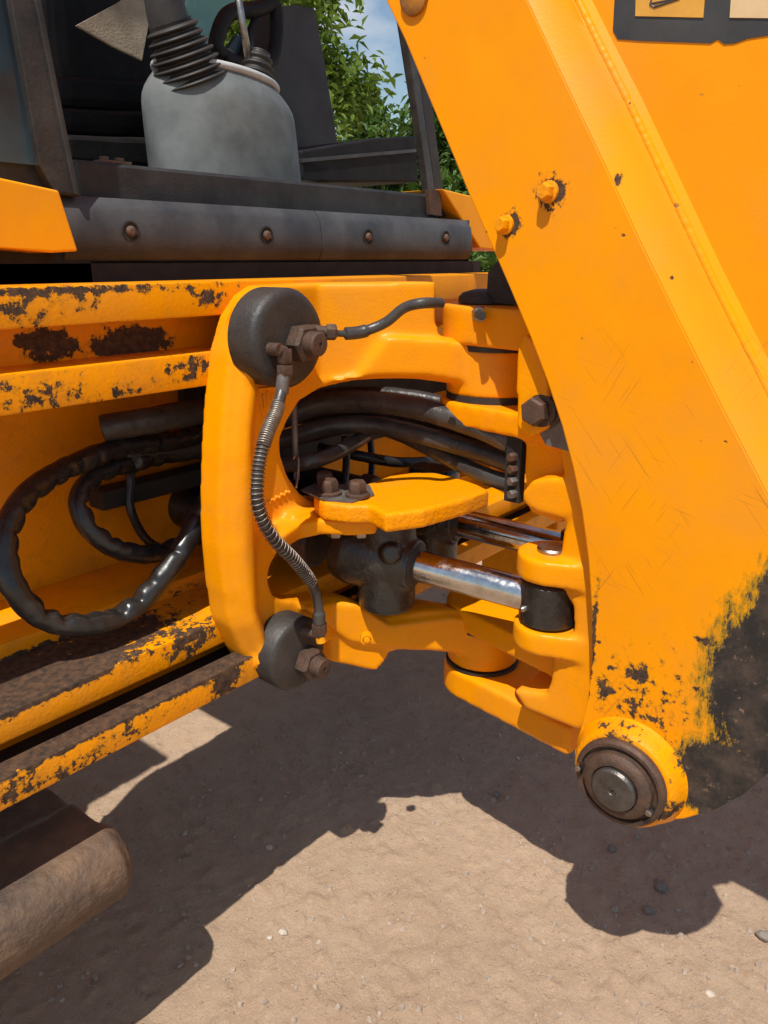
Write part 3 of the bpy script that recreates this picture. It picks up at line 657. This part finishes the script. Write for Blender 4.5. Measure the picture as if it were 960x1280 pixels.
# upper trim with mat
t0 = at(97, 199, y=1.25); t1 = at(548, 240, y=1.25)
bm = B(); add_prism(bm, [(x, y, z) for x, y, z in ((t0.x, 1.25, 1.36), (t0.x, 1.25, t0.z-.006), (t0.x, 1.256, t0.z), (t0.x, 1.60, t0.z+.005), (t0.x, 1.60, 1.36))], (t1.x-t0.x, 0, 0)); trim = obj('window_ledge', bm, m_ledge, ROOT, 40)
zl = t0.z+.001
bm = B(); add_box(bm, (at(122, 198, y=1.27).x, 1.26, zl), (at(160, 200, y=1.27).x, 1.285, zl+.004)); rp = obj('rusty_strap', bm, m_rust2, trim)
for px in (131, 150): bm = B(); add_hex(bm, (at(px, 198, y=1.27).x, 1.272, zl+.004), (0, 0, 1), .008, .006); obj('strap_bolt', bm, m_rust2, rp, 30)
# left pillar, left window, yellow fender
py_([(-22, -200), (26, -200), (52, 0), (101, 246), (70, 243), (50, 206), (14, 0)], 1.20, (0, .05, 0), 'cab_pillar', m_frame, ROOT, .004)
py_([(18, -200), (25, -200), (51, 0), (100, 244), (94, 244), (44, 0)], 1.194, (0, .02, 0), 'pillar_edge', m_frame, ROOT, .002)
py_([(-300, -300), (-36, -300), (3, -60), (20, 40), (36, 130), (50, 207), (-20, 200), (-300, 180)], 1.215, (0, .008, 0), 'window', m_glass, ROOT)
py_([(-300, 178), (-20, 198), (52, 206), (76, 242), (60, 250), (-300, 250)], 1.225, (0, .02, 0), 'window_seal', m_frame, ROOT)
def fender(top, bot, name, y0, y1):
    bm = B(); fa = [at(*p, y=y0) for p in top]; fb = [at(*p, y=y0) for p in bot]
    add_prism(bm, fa+fb[::-1], (0, y1-y0, 0)); o = obj(name, bm, p_fend, ROOT)
    md = o.modifiers.new('b', 'BEVEL'); md.width = .012; md.segments = 4; md.limit_method = 'ANGLE'; return o
fender([(-200, 200), (0, 222), (74, 238)], [(-200, 300), (0, 310), (66, 316), (98, 314)], 'fender', 1.14, 1.24)
fender([(553, 236), (590, 245), (640, 262)], [(600, 310), (640, 314)], 'fender', 1.22, 1.5)
# right pillar with rubber channel
py_([(509, 0), (520, 0), (540, 130), (558, 270), (549, 272), (531, 150)], 1.26, (0, .04, 0), 'cab_pillar', m_frame, ROOT, .003)
py_([(502, 0), (511, 0), (531, 150), (549, 272), (540, 270), (522, 140)], 1.245, (0, .02, 0), 'window_channel', m_hoseg, ROOT, .003)
py_([(536, 236), (551, 238), (552, 270), (538, 268)], 1.235, (0, .012, 0), 'rusty_bracket', m_rust, ROOT)
# control console with lever boots
yc = 1.50
cb = (at(287, 215, y=yc)); ct = at(272, 100, y=yc)
rb = abs(at(381, 215, y=yc).x-at(193, 215, y=yc).x)/2*.86; rt = rb*.70
bm = B(); zb, zt = 1.42, ct.z
hh = zt-zb
prof = [(0, 1.0), (.30, .992), (.60, .98), (.74, .968), (.80, .95), (.85, .915), (.91, .85), (.965, .78), (1.0, .76)]
SEG = 56; rows = []
for t, k in prof:
    c = cb.lerp(ct, t); rows.append([bm.verts.new((c.x+rb*k*math.cos(2*math.pi*i/SEG), yc+rb*k*.72*math.sin(2*math.pi*i/SEG), zb+hh*t-.012*t*math.cos(2*math.pi*i/SEG))) for i in range(SEG)])
for r, s in zip(rows, rows[1:]):
    for i in range(SEG): bm.faces.new((r[i], r[(i+1) % SEG], s[(i+1) % SEG], s[i]))
bm.faces.new(rows[-1]); bm.faces.new(list(reversed(rows[0])))
con = obj('control_console', bm, m_grey, ROOT, 60)
bm = B(); rt = rb*.755
ringp = [Vector((ct.x+rt*1.01*math.cos(2*math.pi*i/40), yc+rt*.73*math.sin(2*math.pi*i/40), zt-.012*math.cos(2*math.pi*i/40)+.002)) for i in range(41)]
add_tube(bm, ringp, .0075, 10); obj('console_rim', bm, m_light, con, 180)
def boot(base, top, r0, r1, folds, name):
    base, top = Vector(base), Vector(top); d = top-base; prof = []
    N2 = folds*8
    for k in range(N2+1):
        t = k/N2; r = r0+(r1-r0)*t; prof.append((d.length*t, r*(1+.11*math.sin(2*math.pi*folds*t))))
    bm = B(); add_lathe(bm, base, d, prof, 36); return obj(name, bm, m_rub, con, 180)
boot(at(241, 104, y=yc-.03), at(213, 28, y=yc-.03), .074, .046, 7, 'lever_boot')
bm = B(); add_tube(bm, spline([at(216, 42, y=yc-.03), at(206, 5, y=yc-.03), at(192, -80, y=yc-.03)], 8), lambda t: .044-.010*t, 18); obj('lever_grip', bm, m_rub, con, 180)
boot(at(320, 98, y=yc+.02), at(325, 66, y=yc+.02), .042, .024, 3, 'lever_boot')
bm = B(); add_tube(bm, [at(311, 74, y=yc+.02), at(303, 30, y=yc+.02), at(292, -40, y=yc+.02)], .0085, 14); obj('lever_rod', bm, m_steel, con, 180)
# operator seat: cushions with a torn beige patch
seat = py_([(60, -120), (74, 60), (86, 120), (200, 140), (235, 60), (250, -120)], 1.72, (0, .3, 0), 'operator_seat', m_vinyl, ROOT, .04)
for k, (a, b) in enumerate(((92, 140), (132, 172), (165, 215))):
    py_([(66, a), (70, b), (215, b+8), (218, a+6), (140, a+4)], 1.68-.03*k, (0, .2, 0), 'seat_cushion', m_vinyl, seat, .03)
py_([(95, 32), (150, 2), (190, -30), (192, 0), (178, 76), (140, 58)], 1.60, (0, .006, 0), 'torn_cover', m_cloth, seat, .002)
# far cab furniture
bk = py_([(344, 24), (350, 8), (370, 5), (394, 10), (404, 60), (426, 195), (340, 205), (336, 100)], 2.05, (0, .12, 0), 'seat_shell', m_seat, ROOT, .055)
py_([(376, 188), (470, 172), (520, 170), (524, 228), (400, 228), (378, 224)], 1.62, (0, .35, 0), 'armrest_box', m_panel, ROOT, .015)
py_([(378, 198), (520, 186), (521, 190), (379, 203)], 1.615, (0, .02, 0), 'armrest_seam', m_plast, ROOT)
py_([(226, -60), (222, 40), (262, 62), (292, 20), (300, -60)], 2.4, (0, .01, 0), 'windscreen', m_teal, ROOT)
bm = B(); pts = [at(*p, y=1.95) for p in ((278, 70), (270, 55), (285, 18), (320, 12), (344, 8), (344, 60), (330, 82), (300, 80), (278, 70))]
add_tube(bm, spline(pts, 6), .022, 10); add_tube(bm, [at(300, 78, y=1.95), at(322, 14, y=1.95)], .012, 8); obj('steering_frame', bm, m_panel, ROOT, 180)
py_([(286, 60), (296, 44), (316, 42), (318, 66), (300, 72)], 1.96, (0, .02, 0), 'instrument_face', m_glass, ROOT)
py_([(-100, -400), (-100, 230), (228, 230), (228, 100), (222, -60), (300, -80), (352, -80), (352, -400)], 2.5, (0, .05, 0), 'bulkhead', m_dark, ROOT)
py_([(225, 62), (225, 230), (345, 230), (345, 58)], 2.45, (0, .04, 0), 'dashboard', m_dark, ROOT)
bm = B(); add_box(bm, (.1, 1.40, 2.75), (2.6, 3.2, 2.85), .02); obj('shade_roof', bm, p_fend, ROOT)  # unseen roof, added and extended to shade the seat and cab interior
bm = B(); add_lathe(bm, (-.33, 2.03, .74), (1, 0, 0), [(0, .36), (.02, .62), (.08, .70), (.18, .72), (.48, .72), (.58, .70), (.64, .62), (.66, .36)], 48)
wh = obj('shade_wheel', bm, m_rub, ROOT, 50)  # unseen wheel, added as an occluder to narrow the lit ground strip
bm = B(); add_box(bm, (-.36, 1.30, 1.52), (.25, 2.8, 1.56), .01); obj('shade_plate', bm, p_fend, ROOT)  # unseen plate over the wheel, added for its shadow on the ground
bm = B(); add_lathe(bm, (-.29, 2.03, .74), (1, 0, 0), [(0, 0), (0, .35), (.58, .35), (.58, .30), (.40, .24), (.40, 0)], 36); obj('rim', bm, p_fend, wh, 40)
bm = B(); add_box(bm, (.2, 1.21, 1.15), (.70, 1.26, 1.33)); obj('fender_gap_block', bm, m_dark, ROOT)  # dark block added to darken the bright gap under the fender
# ------------------------------------------------------------------ stabiliser foot, lower left
ya, zf = .985, .372
bm = B()
e0 = Vector((-.1, ya, zf)); e1 = at(140, 1085, y=ya)
bm.free()
bm = B()
prof = []
for i in range(17):
    a = -math.pi/2+math.pi*i/16*1.0
    prof.append((-.055*math.cos(a), .062*math.sin(a)))
prof += [(.10, .062), (.12, .050), (.24, .046), (.24, .02), (.10, -.05), (.08, -.062)]
xe = .487
add_prism(bm, [(-.15, ya+a, zf+b) for a, b in prof], (xe+.15, 0, 0))
add_lathe(bm, (xe-.03, ya+.012, zf), (1, 0, 0), [(0, .060), (.03, .060), (.046, .050), (.052, .03), (.052, 0)], 32)
foot = cast('stabiliser_foot', bm, m_pad, ROOT, .005, 7)
# ------------------------------------------------------------------ stones on the ground
m_stone = simple('grey_stone', (.24, .20, .165), .9, 0, (.15, .125, .105), 20, .7, 60)
m_stonel = simple('pale_stone', (.55, .47, .38), .9, 0, (.4, .33, .26), 20, .6, 60)
def stone(px, py, w, label, mat=m_stone, flat=.6):
    p = at(px, py, z=0); p.z = gh(p.x, p.y); bm = B()
    bmesh.ops.create_icosphere(bm, subdivisions=3, radius=1)
    sd_ = Vector((px, py, 1)); rz = Matrix.Rotation(px*.37, 3, 'Z')
    for v in bm.verts:
        k = 1+.28*noise.noise(v.co*1.4+sd_)+.10*noise.noise(v.co*4+sd_)
        q = Vector((round(v.co.x*1.6)/1.6*.35+v.co.x*.65, v.co.y*.78, v.co.z*flat))*k*w
        v.co = rz @ q
    me_ = bm2me(bm); o = obj('stone', None, mat, None, smooth=60, mesh=me_); o.location = p+Vector((0, 0, w*flat*.45))
    return tag(o, label, 'stone')
stone(826, 1106, .0165, 'largest grey stone lying in the shadow of the boom foot')
stone(811, 1137, .0125, 'small dark stone just in front of the larger one in the boom shadow')
stone(353, 1160, .0095, 'larger of two pale pebbles touching on the sunlit dirt', m_stonel)
stone(337, 1166, .0065, 'smaller of two pale pebbles touching on the sunlit dirt', m_stonel)
stone(337, 1056, .009, 'pale pebble at the edge of the long straight shadow', m_stonel)
stone(956, 1170, .016, 'rough grey stone at the right edge of the picture')
stone(621, 990, .011, 'brown stone in the shadow just below the hinge lug')
stone(888, 1237, .010, 'flat pale stone near the lower right corner', m_stonel, .35)
stone(648, 945, .006, 'tiny white pebble in the shade under the boom edge', m_stonel)
stone(765, 1060, .012, 'dark stone in shade right below the pivot pin')
# loose grit, far too many to count
bm = B()
vv, ff = [], []
for k in range(15000):
    x, y = rng.uniform(.2, 2.4), rng.uniform(-.2, 2.2)
    if noise.noise(Vector((x*2.2, y*2.2, 4))) < rng.uniform(-.5, .35): continue
    s = .0011+.0078*rng.random()**7; z = gh(x, y); b = len(vv); a0 = rng.uniform(0, 6.28)
    for i in range(5):
        a = a0+i*1.2566; rr = s*rng.uniform(.7, 1.25); vv.append((x+rr*math.cos(a), y+rr*math.sin(a), z-s*.1)); 
    for i in range(5):
        a = a0+i*1.2566; rr = s*rng.uniform(.4, .8); vv.append((x+rr*math.cos(a), y+rr*math.sin(a), z+s*rng.uniform(.45, .9)))
    for i in range(5): ff.append((b+i, b+(i+1) % 5, b+5+(i+1) % 5, b+5+i))
    ff.append(tuple(b+5+i for i in range(5)))
bm.free(); me = bpy.data.meshes.new('grit'); me.from_pydata(vv, [], ff)
m_grit = simple('grit', (.42, .33, .25), .95, 0, (.28, .21, .16), 30)
tag(obj('loose_grit', None, m_grit, None, mesh=me), 'loose grit and crumbs scattered over the dirt', 'grit', kind='stuff')
# ------------------------------------------------------------------ trees behind
def leafmat(name, a, b):
    n = NM(name, .5, spec=.35); n.color(n.mix(n.rng(n.noise(1.7, 4), .35, .65), a, b))
    tr = n.t.nodes.new('ShaderNodeBsdfTranslucent'); tr.inputs[0].default_value = (a[0]*1.6, a[1]*1.5, a[2]*.8, 1)
    ms = n.t.nodes.new('ShaderNodeMixShader'); ms.inputs[0].default_value = .3
    out = n.t.nodes['Material Output']; n.l(n.b.outputs[0], ms.inputs[1]); n.l(tr.outputs[0], ms.inputs[2]); n.l(ms.outputs[0], out.inputs[0]); return n.m
m_leaf = leafmat('leaf_green', (.12, .20, .028), (.17, .25, .045)); m_leaf2 = leafmat('leaf_deep_green', (.065, .13, .024), (.10, .17, .034))
m_bark = simple('bark', (.12, .09, .065), .9, 0, (.06, .045, .035), 14, .8, 40, .02)
def tree(name, base, cen, rad, nclump, per, leaf, mat, label, cat='tree', droop=.3):
    r = bpy.data.objects.new(name, None); col.objects.link(r); r.location = base; tag(r, label, cat)
    cen = Vector(cen); rad = Vector(rad); cl = []
    while len(cl) < nclump:
        p = Vector(rng.uniform(-1, 1, 3)); L_ = p.length
        if L_ > 1 or L_ < .35: continue
        p = Vector((p.x*rad.x, p.y*rad.y, p.z*rad.z)); cl.append(cen+p*(1+.18*noise.noise(p*1.3)))
    bm = B(); base = Vector(base)
    tk = spline([base-Vector((0, 0, .1)), base.lerp(cen, .35)+Vector((.12, -.06, 0)), base.lerp(cen, .7)+Vector((-.08, .05, 0)), cen+Vector((0, 0, rad.z*.4))], 6)
    h = (cen-base).length; add_tube(bm, tk, lambda t: (.045+.02*h)*(1-.75*t), 10)
    for p in cl[::3]:
        s = tk[int(len(tk)*.45)+int(rng.integers(0, len(tk)//3))]; add_tube(bm, spline([s, s.lerp(p, .5)+Vector((0, 0, .1)), p], 4), lambda t: .022*(1-.8*t), 5)
    obj('trunk', bm, m_bark, r, 180)
    V, Fc = [], []
    for p in cl:
        sx = min(rad)*.30
        for k in range(per):
            q = p+Vector(rng.normal(0, 1, 3))*sx*.55
            d = Vector(rng.normal(0, 1, 3)); d.z = d.z*.5-droop; d.normalize(); s = d.cross(Vector((rng.normal(0, .5), rng.normal(0, .5), 1))).normalized()
            l = leaf*rng.uniform(.7, 1.3); w = l*.20; b = len(V); up = s.cross(d)*l*.12
            V += [q, q+d*l*.45+s*w+up, q+d*l-up, q+d*l*.45-s*w+up]; Fc += [(b, b+1, b+2), (b, b+2, b+3)]
    me = bpy.data.meshes.new('crown'); me.from_pydata([tuple(v) for v in V], [], Fc); obj('crown', None, mat, r, mesh=me)
    return r
def far(px, py, D):
    d = ray(px, py); d = d/math.hypot(d.x, d.y); return Vector((0, 0, CH))+d*D
c = far(345, 125, 8); tree('leafy_tree', (c.x, c.y, 0), c, (.85, .85, 1.3), 80, 140, .12, m_leaf, 'bright green leafy tree rising behind the cab window')
c = far(505, 205, 10); tree('leafy_tree', (c.x, c.y, 0), c, (1.0, 1.0, .9), 60, 120, .15, m_leaf2, 'darker drooping tree lower right of the bright one, behind the pillar', droop=.7)
c = far(600, 330, 9); tree('leafy_bush', (c.x, c.y, 0), (c.x, c.y, .9), (1.6, 1.6, 1.1), 90, 110, .13, m_leaf2, 'dark green bush seen in the gap beside the boom', 'bush')
